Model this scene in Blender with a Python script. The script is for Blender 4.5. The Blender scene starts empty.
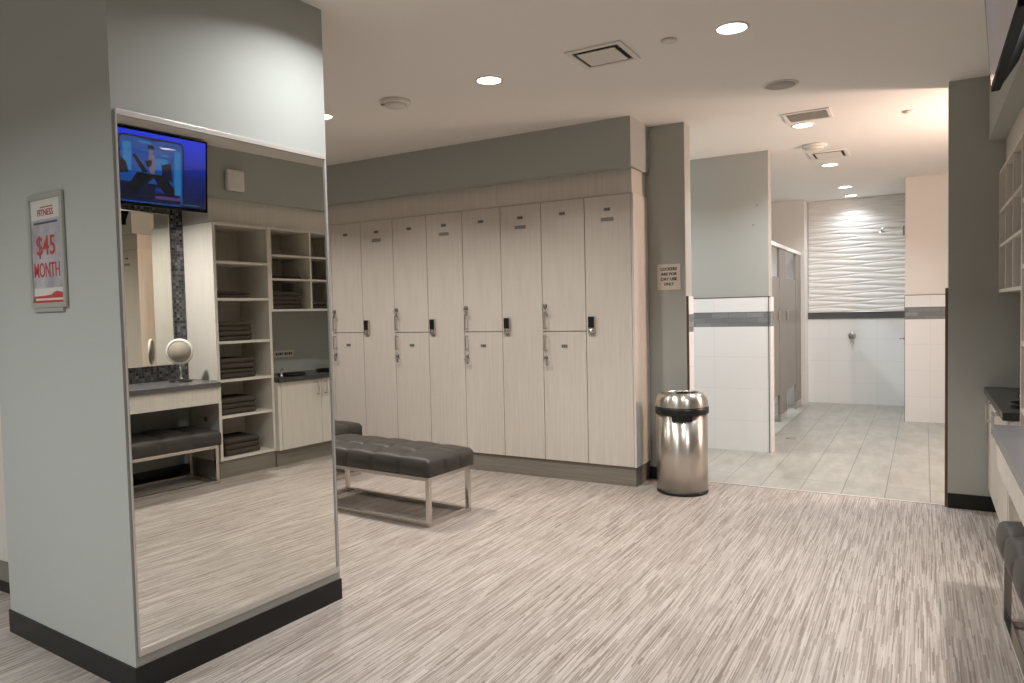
import bpy, bmesh, math, random
from mathutils import Vector, Matrix
random.seed(7)
S = bpy.context.scene
COL = S.collection
PI = math.pi
H = 1.36            # camera height
ZC = 2.782          # ceiling height

# ------------------------------------------------------------------ helpers
def lin(c):
    c = c / 255.0
    return c / 12.92 if c <= 0.04045 else ((c + 0.055) / 1.055) ** 2.4
def rgb(r, g, b):
    return (lin(r), lin(g), lin(b), 1.0)

class MB:
    """collects shapes into one bmesh; several materials by index"""
    def __init__(self):
        self.bm = bmesh.new(); self.mats = []
    def mi(self, m):
        if m is None: return 0
        if m not in self.mats: self.mats.append(m)
        return self.mats.index(m)
    def face(self, vs, m=None, smooth=False):
        f = self.bm.faces.new([self.bm.verts.new(v) for v in vs])
        f.material_index = self.mi(m); f.smooth = smooth
        return f
    def box(self, x0, x1, y0, y1, z0, z1, m=None, bev=0.0):
        mi = self.mi(m)
        t = bmesh.new()
        r = bmesh.ops.create_cube(t, size=1.0)
        for v in t.verts:
            v.co = Vector(((x0 + x1) / 2 + v.co.x * (x1 - x0), (y0 + y1) / 2 + v.co.y * (y1 - y0), (z0 + z1) / 2 + v.co.z * (z1 - z0)))
        if bev > 0:
            bmesh.ops.bevel(t, geom=list(t.edges), offset=bev, segments=2, affect='EDGES', profile=0.6)
        self.merge(t, mi)
        return self
    def merge(self, t, mi=0, smooth=None, mat=None):
        t.verts.index_update()
        nv = [self.bm.verts.new(mat @ v.co if mat else v.co) for v in t.verts]
        for f in t.faces:
            try:
                g = self.bm.faces.new([nv[v.index] for v in f.verts])
            except ValueError:
                continue
            g.material_index = mi; g.smooth = f.smooth if smooth is None else smooth
        t.free()
    def lathe(self, prof, c=(0, 0, 0), n=48, m=None, smooth=True, cap=True, axis='Z'):
        """prof: list of (radius, height)"""
        mi = self.mi(m)
        def P(r, h, a):
            p = (r * math.cos(a), r * math.sin(a), h)
            if axis == 'X': p = (h, r * math.cos(a), r * math.sin(a))
            if axis == 'Y': p = (r * math.cos(a), h, r * math.sin(a))
            return Vector(p) + Vector(c)
        rings = []
        for r, h in prof:
            if r < 1e-6: rings.append([self.bm.verts.new(P(0, h, 0))])
            else: rings.append([self.bm.verts.new(P(r, h, 2 * PI * k / n)) for k in range(n)])
        for a, b in zip(rings, rings[1:]):
            for k in range(n):
                if len(a) == 1 and len(b) == 1: continue
                if len(a) == 1: q = [a[0], b[k], b[(k + 1) % n]]
                elif len(b) == 1: q = [a[k], b[0], a[(k + 1) % n]]
                else: q = [a[k], b[k], b[(k + 1) % n], a[(k + 1) % n]]
                f = self.bm.faces.new(q); f.material_index = mi; f.smooth = smooth
        if cap:
            for rg in (rings[0], rings[-1]):
                if len(rg) > 1:
                    f = self.bm.faces.new(rg); f.material_index = mi
        return self
    def tube(self, pts, r, m=None, n=10):
        mi = self.mi(m)
        pts = [Vector(p) for p in pts]
        rings = []
        for i, p in enumerate(pts):
            d = (pts[min(i + 1, len(pts) - 1)] - pts[max(i - 1, 0)]).normalized()
            a = d.orthogonal().normalized()
            if i:                                # keep the frame from twisting
                a = (pa - d * pa.dot(d)).normalized()
            pa = a; b = d.cross(a)
            rings.append([self.bm.verts.new(p + (a * math.cos(2 * PI * k / n) + b * math.sin(2 * PI * k / n)) * r) for k in range(n)])
        for a, b in zip(rings, rings[1:]):
            for k in range(n):
                f = self.bm.faces.new([a[k], b[k], b[(k + 1) % n], a[(k + 1) % n]]); f.material_index = mi; f.smooth = True
        for rg in (rings[0], rings[-1]):
            f = self.bm.faces.new(rg); f.material_index = mi
        return self
    def prism(self, poly, z0, z1, m=None):
        """vertical prism over a plan polygon"""
        mi = self.mi(m)
        a = [self.bm.verts.new((p[0], p[1], z0)) for p in poly]; b = [self.bm.verts.new((p[0], p[1], z1)) for p in poly]
        n = len(poly)
        for q in [a, b] + [[a[i], a[(i + 1) % n], b[(i + 1) % n], b[i]] for i in range(n)]:
            f = self.bm.faces.new(q); f.material_index = mi
        return self
    def build(self, name, m=None, parent=None, loc=None, rotz=0.0):
        if m is not None and not self.mats: self.mats.append(m)
        bmesh.ops.recalc_face_normals(self.bm, faces=list(self.bm.faces))
        me = bpy.data.meshes.new(name); self.bm.to_mesh(me); self.bm.free()
        for x in self.mats: me.materials.append(x)
        o = bpy.data.objects.new(name, me); COL.objects.link(o)
        if parent: o.parent = parent
        if loc: o.location = loc
        if rotz: o.rotation_euler.z = rotz
        return o

def box(name, x0, x1, y0, y1, z0, z1, m, parent=None, bev=0.0):
    return MB().box(x0, x1, y0, y1, z0, z1, None, bev).build(name, m, parent)
def tag(o, label, cat, group=None):
    o['label'] = label; o['category'] = cat
    if group: o['group'] = group
    return o
def thing(name, label, cat, loc=(0, 0, 0), rotz=0.0, group=None):
    o = bpy.data.objects.new(name, None); COL.objects.link(o)
    o.empty_display_size = 0.1; o.location = loc; o.rotation_euler.z = rotz
    return tag(o, label, cat, group)
def struct(o):
    o['kind'] = 'structure'; return o
def sbox(name, *a, **k):
    return struct(box(name, *a, **k))
def copy_tree(o, parent=None):
    c = o.copy(); COL.objects.link(c)
    if parent: c.parent = parent
    for ch in [x for x in S.objects if x.parent == o]:
        copy_tree(ch, c)
    return c
def text_mesh(s, w, h, depth=0.0006, bold=0.0):
    """flat lettering in the local XY plane, centred, fitted into w x h"""
    cu = bpy.data.curves.new('lettering', 'FONT'); cu.body = s; cu.extrude = 0.01; cu.resolution_u = 3; cu.offset = bold
    o = bpy.data.objects.new('lettering', cu); COL.objects.link(o)
    bpy.context.view_layer.update()
    me = bpy.data.meshes.new_from_object(o.evaluated_get(bpy.context.evaluated_depsgraph_get()))
    bpy.data.objects.remove(o); bpy.data.curves.remove(cu)
    xs = [v.co.x for v in me.vertices]; ys = [v.co.y for v in me.vertices]
    cx, cy = (min(xs) + max(xs)) / 2, (min(ys) + max(ys)) / 2
    sx, sy = w / (max(xs) - min(xs)), h / (max(ys) - min(ys))
    for v in me.vertices:
        v.co = Vector(((v.co.x - cx) * sx, (v.co.y - cy) * sy, v.co.z * depth / 0.01))
    return me
def lettering(name, s, w, h, loc, axis, m, parent=None, bold=0.02):
    """axis '-Y': read by someone looking along +Y; '-X': read by someone looking along +X"""
    me = text_mesh(s, w, h, bold=bold); me.materials.clear(); me.materials.append(m)
    o = bpy.data.objects.new(name, me); COL.objects.link(o)
    if parent: o.parent = parent
    o.location = loc
    o.rotation_euler = (PI / 2, 0, 0) if axis == '-Y' else (PI / 2, 0, -PI / 2)
    return o

# ------------------------------------------------------------------ materials
def mat(name, col, rough=0.5, metal=0.0, spec=0.5, emis=None, estr=0.0, coat=0.0):
    m = bpy.data.materials.new(name); m.use_nodes = True
    b = m.node_tree.nodes['Principled BSDF']
    b.inputs['Base Color'].default_value = col; b.inputs['Roughness'].default_value = rough
    b.inputs['Metallic'].default_value = metal; b.inputs['Specular IOR Level'].default_value = spec
    b.inputs['Coat Weight'].default_value = coat
    if emis: b.inputs['Emission Color'].default_value = emis; b.inputs['Emission Strength'].default_value = estr
    return m
class N:
    """node wiring shorthand on one material"""
    def __init__(s, m): s.t = m.node_tree; s.b = s.t.nodes['Principled BSDF']
    def n(s, k, **kw):
        x = s.t.nodes.new(k)
        for a, v in kw.items(): setattr(x, a, v)
        return x
    def l(s, a, b): s.t.links.new(a, b)
    def coord(s, scale=(1, 1, 1), rot=(0, 0, 0), loc=(0, 0, 0), src='Object'):
        c = s.n('ShaderNodeTexCoord'); mp = s.n('ShaderNodeMapping')
        mp.inputs['Scale'].default_value = scale; mp.inputs['Rotation'].default_value = rot; mp.inputs['Location'].default_value = loc
        s.l(c.outputs[src], mp.inputs['Vector']); return mp.outputs['Vector']
    def noise(s, vec, scale=5, detail=3, rough=0.5):
        x = s.n('ShaderNodeTexNoise'); x.inputs['Scale'].default_value = scale; x.inputs['Detail'].default_value = detail; x.inputs['Roughness'].default_value = rough
        s.l(vec, x.inputs['Vector']); return x.outputs['Fac']
    def ramp(s, fac, stops):
        x = s.n('ShaderNodeValToRGB'); e = x.color_ramp.elements
        e[0].position, e[0].color = stops[0]; e[1].position, e[1].color = stops[-1]
        for p, c in stops[1:-1]:
            q = e.new(p); q.color = c
        s.l(fac, x.inputs['Fac']); return x.outputs['Color']
    def mix(s, fac, a, b, mode='MIX'):
        x = s.n('ShaderNodeMix', data_type='RGBA', blend_type=mode)
        if isinstance(fac, (int, float)): x.inputs[0].default_value = fac
        else: s.l(fac, x.inputs[0])
        for v, i in ((a, 6), (b, 7)):
            if isinstance(v, tuple): x.inputs[i].default_value = v
            else: s.l(v, x.inputs[i])
        return x.outputs[2]
    def col(s, c): s.l(c, s.b.inputs['Base Color'])
    def bump(s, h, strength=0.2, dist=0.01):
        x = s.n('ShaderNodeBump'); x.inputs['Strength'].default_value = strength; x.inputs['Distance'].default_value = dist
        s.l(h, x.inputs['Height']); s.l(x.outputs['Normal'], s.b.inputs['Normal'])
def k(c, f): return (min(c[0] * f, 1), min(c[1] * f, 1), min(c[2] * f, 1), 1)

M = {}
def paint(name, c):
    m = mat(name, c, 0.75, spec=0.25); n = N(m)
    n.bump(n.noise(n.coord(), 260, 2), 0.05, 0.002)
    return m
M['paint'] = paint('sage_grey_wall_paint', (0.40, 0.408, 0.380, 1))
M['paint_bath'] = paint('pale_beige_wall_paint', (0.78, 0.74, 0.70, 1))
M['ceiling'] = paint('off_white_ceiling_paint', (0.87, 0.84, 0.80, 1))
M['soffit_end'] = M['paint']
def laminate(name, c, vertical=True, amount=0.10):
    m = mat(name, c, 0.42, spec=0.4); n = N(m)
    sc = (55, 55, 2.2) if vertical else (2.2, 2.2, 70)
    f = n.noise(n.coord(sc), 1.0, 4, 0.6)
    f2 = n.noise(n.coord((1.6, 1.6, 1.6)), 1.0, 2)
    a = n.ramp(f, [(0.25, k(c, 1 - amount)), (0.75, k(c, 1 + amount * 0.8))])
    n.col(n.mix(0.15, a, n.ramp(f2, [(0.3, k(c, 0.85)), (0.7, k(c, 1.1))])))
    n.bump(f, 0.04, 0.002)
    return m
M['lam'] = laminate('white_ash_laminate', (0.62, 0.575, 0.515, 1))
M['lam_edge'] = laminate('white_laminate_edge', (0.66, 0.62, 0.56, 1))
M['plinth'] = laminate('grey_brown_laminate', (0.215, 0.195, 0.160, 1), False, 0.25)
M['black'] = mat('black_vinyl', (0.008, 0.008, 0.0085, 1), 0.35, spec=0.4)
M['mirror_edge'] = mat('satin_aluminium_channel', (0.62, 0.575, 0.53, 1), 0.35, 0.35)
M['gap'] = mat('dark_recess', (0.03, 0.026, 0.022, 1), 0.8)
M['chrome'] = mat('brushed_nickel', (0.62, 0.59, 0.55, 1), 0.22, 1.0)
M['polish'] = mat('polished_chrome', (0.80, 0.80, 0.80, 1), 0.08, 1.0)
M['mirror'] = mat('silvered_mirror', (0.83, 0.83, 0.785, 1), 0.0, 1.0)
M['white_plastic'] = mat('white_plastic', (0.72, 0.70, 0.65, 1), 0.45)
M['white_metal'] = mat('white_enamel', (0.78, 0.74, 0.68, 1), 0.5)
M['grille'] = mat('grey_grille', (0.46, 0.42, 0.37, 1), 0.6)
M['plate'] = mat('grey_metal_plate', (0.235, 0.225, 0.20, 1), 0.45, 0.0)
M['plate_silver'] = mat('silver_label_plate', (0.60, 0.58, 0.54, 1), 0.25, 1.0)
M['ink'] = mat('dark_ink', (0.02, 0.02, 0.02, 1), 0.6)
M['sign_white'] = mat('white_sign_board', (0.66, 0.60, 0.53, 1), 0.5)
M['red'] = mat('red_print', (0.45, 0.05, 0.045, 1), 0.5)
M['rim_brown'] = mat('bronze_edge_trim', (0.16, 0.11, 0.08, 1), 0.4, 0.6)
M['dark_counter'] = mat('dark_quartz', (0.030, 0.031, 0.029, 1), 0.25); 
_n = N(M['dark_counter']); _n.col(_n.ramp(_n.noise(_n.coord(), 220, 2), [(0.35, (0.016, 0.017, 0.016, 1)), (0.75, (0.065, 0.066, 0.062, 1))]))
M['mid_counter'] = mat('grey_quartz', (0.12, 0.115, 0.12, 1), 0.25)
_n = N(M['mid_counter']); _n.col(_n.ramp(_n.noise(_n.coord(), 220, 2), [(0.35, (0.075, 0.072, 0.075, 1)), (0.75, (0.17, 0.165, 0.17, 1))]))
def brushed(name, c):
    m = mat(name, c, 0.30, 1.0); n = N(m)
    tg = n.n('ShaderNodeTangent', direction_type='RADIAL', axis='Z'); n.l(tg.outputs[0], n.b.inputs['Tangent'])
    n.b.inputs['Anisotropic'].default_value = 0.8; n.b.inputs['Anisotropic Rotation'].default_value = 0.25
    return m
M['steel'] = brushed('brushed_stainless_steel', (0.60, 0.56, 0.51, 1))
def leather():
    m = mat('charcoal_leatherette', (0.040, 0.035, 0.030, 1), 0.46, spec=0.5); n = N(m)
    n.bump(n.noise(n.coord(), 420, 2), 0.12, 0.001)
    return m
M['leather'] = leather()
def terry():
    m = mat('dark_brown_terry', (0.075, 0.060, 0.050, 1), 0.95, spec=0.1); n = N(m)
    n.bump(n.noise(n.coord(), 300, 3), 0.7, 0.004)
    return m
M['terry'] = terry()

def vinyl_floor():
    m = mat('linear_textured_vinyl', (0.4, 0.36, 0.31, 1), 0.42, spec=0.35); n = N(m)
    # fine streaks along +Y: narrow stripes, each broken into lengths of random tone; planks differ a little
    tc = n.n('ShaderNodeTexCoord'); sx = n.n('ShaderNodeSeparateXYZ'); n.l(tc.outputs['Object'], sx.inputs[0])
    def mth(op, a, b_=None):
        x = n.n('ShaderNodeMath', operation=op)
        for q, v in enumerate((a, b_)):
            if v is None: continue
            if isinstance(v, (int, float)): x.inputs[q].default_value = v
            else: n.l(v, x.inputs[q])
        return x.outputs[0]
    def stripes(width, length, shift):
        sid = mth('FLOOR', mth('DIVIDE', mth('ADD', sx.outputs['X'], shift), width))
        w1 = n.n('ShaderNodeTexWhiteNoise', noise_dimensions='1D'); n.l(sid, w1.inputs['W'])
        seg = mth('FLOOR', mth('DIVIDE', mth('ADD', sx.outputs['Y'], mth('MULTIPLY', w1.outputs['Value'], 5.0)), length))
        cv = n.n('ShaderNodeCombineXYZ'); n.l(sid, cv.inputs[0]); n.l(seg, cv.inputs[1])
        w2 = n.n('ShaderNodeTexWhiteNoise', noise_dimensions='2D'); n.l(cv.outputs[0], w2.inputs['Vector'])
        return w2.outputs['Value']
    f = mth('ADD', mth('MULTIPLY', stripes(0.0044, 0.20, 20.0), 0.72), mth('MULTIPLY', stripes(0.0066, 0.30, 31.3), 0.28))
    a = n.ramp(f, [(0.10, (0.215, 0.175, 0.147, 1)), (0.34, (0.325, 0.280, 0.246, 1)), (0.55, (0.400, 0.352, 0.316, 1)), (0.88, (0.525, 0.473, 0.432, 1))])
    g = n.noise(n.coord((26, 1.4, 1), loc=(3, 7, 0)), 1.0, 2, 0.6)
    b = n.ramp(g, [(0.36, (0.95, 0.945, 0.94, 1)), (0.60, (1.0, 1.0, 1.0, 1))])
    c = n.n('ShaderNodeTexCoord'); sp = n.n('ShaderNodeSeparateXYZ'); n.l(c.outputs['Object'], sp.inputs[0])
    cb = n.n('ShaderNodeCombineXYZ'); n.l(sp.outputs['Y'], cb.inputs[0]); n.l(sp.outputs['X'], cb.inputs[1])
    k_ = n.n('ShaderNodeTexBrick'); n.l(cb.outputs[0], k_.inputs['Vector']); k_.offset = 0.5
    k_.inputs['Color1'].default_value = (0.94, 0.93, 0.92, 1); k_.inputs['Color2'].default_value = (1.03, 1.03, 1.03, 1); k_.inputs['Mortar'].default_value = (0.9, 0.88, 0.86, 1)
    k_.inputs['Scale'].default_value = 1.0; k_.inputs['Mortar Size'].default_value = 0.0006; k_.inputs['Brick Width'].default_value = 0.92; k_.inputs['Row Height'].default_value = 0.46
    n.col(n.mix(1.0, n.mix(0.55, a, b, 'MULTIPLY'), k_.outputs['Color'], 'MULTIPLY'))
    n.bump(f, 0.10, 0.003)
    return m
M['vinyl'] = vinyl_floor()

def tile_mat(name, c1, c2, mortar, bw, bh, ms, plane, off=(0, 0), offset=0.0, rough=0.25, var=0.0, veins=0.0, freq=2):
    """brick-texture tiles laid in world metres; plane XZ, YZ or YX (rows run along Y)"""
    m = mat(name, c1, rough); n = N(m)
    c = n.n('ShaderNodeTexCoord'); s = n.n('ShaderNodeSeparateXYZ'); n.l(c.outputs['Object'], s.inputs[0])
    cb = n.n('ShaderNodeCombineXYZ')
    n.l(s.outputs[plane[0]], cb.inputs[0]); n.l(s.outputs[plane[1]], cb.inputs[1])
    mp = n.n('ShaderNodeMapping'); mp.inputs['Location'].default_value = (off[0], off[1], 0); n.l(cb.outputs[0], mp.inputs['Vector'])
    b = n.n('ShaderNodeTexBrick'); n.l(mp.outputs['Vector'], b.inputs['Vector'])
    b.offset = offset; b.offset_frequency = freq; b.squash = 1.0
    b.inputs['Color1'].default_value = c1; b.inputs['Color2'].default_value = c2; b.inputs['Mortar'].default_value = mortar
    b.inputs['Scale'].default_value = 1.0; b.inputs['Mortar Size'].default_value = ms; b.inputs['Mortar Smooth'].default_value = 0.1
    b.inputs['Bias'].default_value = 0.0; b.inputs['Brick Width'].default_value = bw; b.inputs['Row Height'].default_value = bh
    col = b.outputs['Color']
    if veins:
        f = n.noise(n.coord((4.5, 1.5, 2.2), rot=(0, 0, 0.5)), 1.6, 6, 0.65)
        col = n.mix(veins, col, n.ramp(f, [(0.3, (0.62, 0.60, 0.55, 1)), (0.7, (1.12, 1.1, 1.06, 1))]), 'MULTIPLY')
    n.col(col)
    inv = n.n('ShaderNodeMath', operation='SUBTRACT'); inv.inputs[0].default_value = 1.0; n.l(b.outputs['Fac'], inv.inputs[1])
    n.bump(inv.outputs[0], 0.25, 0.003)
    return m
WT = (0.83, 0.83, 0.82, 1)
M['tile_xz'] = tile_mat('white_wall_tile', WT, k(WT, 0.98), (0.755, 0.75, 0.735, 1), 0.60, 0.30, 0.003, 'XZ', off=(1.736 + 0.6, 0.012))
M['tile_yz'] = tile_mat('white_wall_tile_side', WT, k(WT, 0.98), (0.755, 0.75, 0.735, 1), 0.60, 0.30, 0.003, 'YZ')
BC1, BC2 = (0.165, 0.175, 0.18, 1), (0.26, 0.265, 0.265, 1)
M['band_xz'] = tile_mat('grey_mosaic_band', BC1, BC2, (0.15, 0.15, 0.15, 1), 0.16, 0.0465, 0.002, 'XZ', offset=0.37)
M['band_yz'] = tile_mat('grey_mosaic_band_side', BC1, BC2, (0.15, 0.15, 0.15, 1), 0.16, 0.0465, 0.002, 'YZ', offset=0.37)
M['border'] = mat('dark_grey_border_tile', (0.095, 0.095, 0.095, 1), 0.35)
FT = (0.355, 0.35, 0.32, 1)
M['tile_floor'] = tile_mat('stone_look_floor_tile', FT, k(FT, 1.06), (0.15, 0.135, 0.115, 1), 1.20, 0.278, 0.003, 'YX', off=(0.1, 0.237 + 0.278), offset=0.33, rough=0.3, veins=0.8, freq=3)
M['wave'] = mat('white_relief_tile', (0.80, 0.78, 0.75, 1), 0.45)
M['stall'] = laminate('taupe_partition_laminate', (0.245, 0.215, 0.185, 1), True, 0.06)
def mosaic():
    m = mat('dark_mosaic', (0.06, 0.06, 0.065, 1), 0.25); n = N(m)
    c = n.n('ShaderNodeTexCoord'); s = n.n('ShaderNodeSeparateXYZ'); n.l(c.outputs['Object'], s.inputs[0])
    cb = n.n('ShaderNodeCombineXYZ'); n.l(s.outputs['Y'], cb.inputs[0]); n.l(s.outputs['Z'], cb.inputs[1])
    sn = n.n('ShaderNodeVectorMath', operation='SNAP'); n.l(cb.outputs[0], sn.inputs[0]); sn.inputs[1].default_value = (0.025, 0.025, 0.025)
    w = n.n('ShaderNodeTexWhiteNoise', noise_dimensions='3D'); n.l(sn.outputs[0], w.inputs['Vector'])
    b = n.n('ShaderNodeTexBrick'); n.l(cb.outputs[0], b.inputs['Vector']); b.offset = 0
    b.inputs['Scale'].default_value = 1; b.inputs['Brick Width'].default_value = 0.025; b.inputs['Row Height'].default_value = 0.025; b.inputs['Mortar Size'].default_value = 0.0015
    col = n.ramp(w.outputs['Value'], [(0.0, (0.012, 0.012, 0.014, 1)), (0.3, (0.05, 0.05, 0.055, 1)), (0.7, (0.10, 0.10, 0.105, 1)), (1.0, (0.20, 0.20, 0.21, 1))])
    n.col(n.mix(b.outputs['Fac'], col, (0.11, 0.11, 0.11, 1)))
    return m
M['mosaic'] = mosaic()
M['lamp'] = mat('lit_lamp_lens', (0.9, 0.9, 0.9, 1), 0.5, emis=(1.0, 0.97, 0.92, 1), estr=6.0)
M['lamp_warm'] = mat('lit_warm_diffuser', (0.9, 0.9, 0.9, 1), 0.5, emis=(1.0, 0.80, 0.62, 1), estr=5.0)

# ------------------------------------------------------------------ the setting
XL0, XR0 = -6.6, 0.855
P0 = Vector((-2.4731, 1.4940)); P1 = Vector((-2.4275, 2.4885)); P2 = Vector((-3.4869, 1.5523)); P3 = P1 + (P2 - P0)
sbox('floor', XL0, 0.855, -3.0, 5.52, -0.05, 0.0, M['vinyl'])
struct(box('floor', XL0 + 3.0, 1.4, 5.52, 10.80, -0.05, 0.0, M['tile_floor']))
sbox('trim_1', -1.575, 0.13, 5.508, 5.530, 0.0, 0.004, M['mirror_edge'])                       # threshold strip
sbox('ceiling', XL0, 1.4, -3.0, 10.80, ZC, ZC + 0.06, M['ceiling'])
# pillar with its black base
struct(MB().prism([P0, P1, P3, P2], 0.0, ZC).build('wall_pillar', M['paint']))
def offs(poly, d):
    c = sum(poly, Vector((0, 0))) / len(poly)
    ux = (poly[1] - poly[0]).normalized(); uy = (poly[3] - poly[0]).normalized()
    return [p + ux * (d if (p - c).dot(ux) > 0 else -d) + uy * (d if (p - c).dot(uy) > 0 else -d) for p in poly]
Q = offs([P0, P1, P3, P2], 0.006)
b = MB()
for i in range(4):
    a0, a1 = [P0, P1, P3, P2][i], [P0, P1, P3, P2][(i + 1) % 4]; q0, q1 = Q[i], Q[(i + 1) % 4]
    b.prism([a0, a1, q1, q0], 0.0, 0.098)
struct(b.build('baseboard_pillar', M['black']))
# walls round the locker room
sbox('wall_left', XL0 - 0.1, XL0, -3.0, 5.6, 0, ZC, M['paint'])
sbox('wall_rear', XL0 - 0.1, 0.9, -3.1, -3.0, 0, ZC, M['paint'])
sbox('wall_right', XR0, XR0 + 0.1, -3.0, 5.62, 0, ZC, M['paint'])
sbox('wall_locker', XL0 - 0.1, -1.76, 5.621, 5.72, 0, ZC, M['paint'])
sbox('wall_sign', -1.906, -1.591, 5.44, 5.595, 0, ZC, M['paint'])
sbox('baseboard_sign', -1.900, -1.591, 5.432, 5.44, 0.0, 0.098, M['black'])
sbox('wall_end', 0.138, 0.855, 5.4714, 5.62, 0, ZC, M['paint'])
sbox('baseboard_end', 0.138, 0.415, 5.4634, 5.4714, 0.0, 0.098, M['black'])
# jamb tiles at the wet-area opening
def jamb(name, x0, x1, y0, y1):
    b = MB(); b.box(x0, x1, y0, y1, 0.0, 1.172, M['tile_yz']); b.box(x0, x1, y0, y1, 1.172, 1.311, M['band_yz']); b.box(x0, x1, y0, y1, 1.311, 1.45, M['tile_yz'])
    return struct(b.build(name))
jamb('trim_2', -1.591, -1.577, 5.456, 5.592)
jamb('trim_3', 0.124, 0.138, 5.488, 5.61)
sbox('trim_4', -1.591, -1.574, 5.451, 5.456, 0.0, 1.452, M['rim_brown'])
sbox('trim_5', 0.121, 0.138, 5.483, 5.488, 0.0, 1.452, M['rim_brown'])
# wet area: near cross wall with tiled wainscot
XW = -1.2367; YW = 6.8575; ZT = 1.4498
sbox('wall_wainscot', -3.6, XW, YW + 0.012, YW + 0.165, 0, ZC, M['paint'])
def wainscot(name, x0, x1, y0, y1, end=False):
    b = MB()
    b.box(x0, x1, y0, y1, 0.0, 1.172, M['tile_xz']); b.box(x0, x1, y0, y1, 1.172, 1.311, M['band_xz']); b.box(x0, x1, y0, y1, 1.311, ZT - 0.006, M['tile_xz'])
    return struct(b.build(name))
wainscot('trim_6', -3.6, XW, YW, YW + 0.012)
b = MB(); b.box(XW, XW + 0.016, YW + 0.004, YW + 0.165, 0, 1.172, M['tile_yz']); b.box(XW, XW + 0.016, YW + 0.004, YW + 0.165, 1.172, 1.311, M['band_yz']); b.box(XW, XW + 0.016, YW + 0.004, YW + 0.165, 1.311, ZT - 0.006, M['tile_yz'])
struct(b.build('trim_7'))
b = MB(); b.box(-3.6, XW + 0.017, YW - 0.002, YW + 0.012, ZT - 0.006, ZT + 0.001); b.box(XW - 0.004, XW + 0.003, YW - 0.003, YW, 0, ZT - 0.006)
struct(b.build('trim_8', M['rim_brown']))
# shower end wall on the right
XE, YE, YK = -0.185, 9.29, 10.672
sbox('wall_shower', XE, 1.4, YE + 0.012, YE + 0.15, 0, ZC, M['paint_bath'])
sbox('wall_divider', XE, XE + 0.12, YE + 0.15, YK, 0, ZC, M['paint_bath'])
wainscot('trim_9', XE - 0.004, 1.4, YE, YE + 0.012)
b = MB(); b.box(XE - 0.004, 1.4, YE - 0.002, YE + 0.012, ZT - 0.006, ZT + 0.001); b.box(XE - 0.008, XE - 0.004, YE - 0.003, YE + 0.14, 0, ZT)
struct(b.build('trim_10', M['rim_brown']))
# shower back wall: plain tile, dark border, relief panel above
XA = -1.40
struct(box('wall_back', XA - 0.02, 1.4, YK, YK + 0.1, 0, ZC, M['tile_xz']))
sbox('trim_11', XA, XE, YK - 0.012, YK, 1.165, 1.252, M['border'])
def relief(x0, x1, z0, z1, y, p=0.050, amp=0.013):
    """horizontal ridges whose edges sway so that neighbouring ridges open and close like lenses"""
    b = MB(); nx, per = 80, 6
    rows = int((z1 - z0) / p) + 2
    def edge(i, x):
        s = 1 if i % 2 else -1
        return z0 + i * p + s * 0.40 * p * math.sin(2 * PI * (x - x0) / 0.95 + (i // 2) * 1.25)
    zs = []
    for i in range(-1, rows):
        for j in range(per): zs.append((i, j / per))
    grid = []
    for i, t in zs:
        r = []
        for q in range(nx + 1):
            x = x0 + (x1 - x0) * q / nx
            a, c = edge(i, x), edge(i + 1, x)
            z = a + (c - a) * t
            h = amp * (math.sin(PI * t) ** 0.8) * min(1.0, (c - a) / p)
            z = min(max(z, z0), z1)
            r.append(b.bm.verts.new((x, y - h, z)))
        grid.append(r)
    for a, c in zip(grid, grid[1:]):
        for q in range(nx):
            try: f = b.bm.faces.new([a[q], a[q + 1], c[q + 1], c[q]]); f.smooth = True
            except ValueError: pass
    # back and rim so that it is a solid panel
    bmesh.ops.remove_doubles(b.bm, verts=list(b.bm.verts), dist=1e-5)
    b.box(x0, x1, y - 0.001, y + 0.011, z0, z1)
    return b
struct(relief(-1.383, XE - 0.004, 1.253, ZC - 0.002, YK - 0.012).build('wall_relief', M['wave']))
sbox('wall_stall', -3.6, XA, 10.36, YK + 0.1, 0, ZC, M['paint_bath'])
sbox('wall_wet', -3.7, -3.6, 5.72, 10.772, 0, ZC, M['tile_yz'])
sbox('wall_wash', 1.4, 1.5, 5.62, 10.772, 0, ZC, M['paint_bath'])
sbox('wall_link', 0.855, 1.4, 5.62, 5.72, 0, ZC, M['paint_bath'])
# bulkheads
sbox('wall_bulkhead', 0.355, 0.855, 0.6, 5.471, 2.372, ZC, M['paint'])
sbox('wall_soffit', XL0, -1.872, 5.035, 5.44, 2.418, ZC, M['paint'])
sbox('wall_soffit', XL0, -1.91, 5.44, 5.62, 2.418, ZC, M['paint'])

# ------------------------------------------------------------------ lockers along the back
YL = 5.1095; PITCH = 0.3819; XLR = -1.905
EDGES = [-1.905 - i * PITCH for i in range(12)]
sbox('trim_12', XL0, XLR + 0.004, YL + 0.015, 5.433, 0.0, 0.150, M['plinth'])               # plinth
sbox('trim_13', XL0, XLR + 0.004, YL + 0.013, 5.433, 2.234, 2.4175, M['lam'])              # fascia
sbox('trim_14', XLR + 0.0005, XLR + 0.018, YL + 0.0, 5.433, 0.152, 2.233, M['lam_edge'])     # finished end panel
sbox('trim_15', XL0, XLR - 0.001, YL + 0.0235, YL + 0.03, 0.0, 0.006, M['black'])
W = PITCH
def handle_part(x, z0, z1, parent):
    b = MB(); yo = -0.030
    b.tube([(x, -0.001, z0 + 0.008), (x, yo, z0 + 0.008)], 0.005); b.tube([(x, -0.001, z1 - 0.008), (x, yo, z1 - 0.008)], 0.005)
    b.box(x - 0.007, x + 0.007, yo - 0.006, yo + 0.004, z0, z1, None, 0.003)
    return b.build('handle', M['chrome'], parent)
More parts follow.
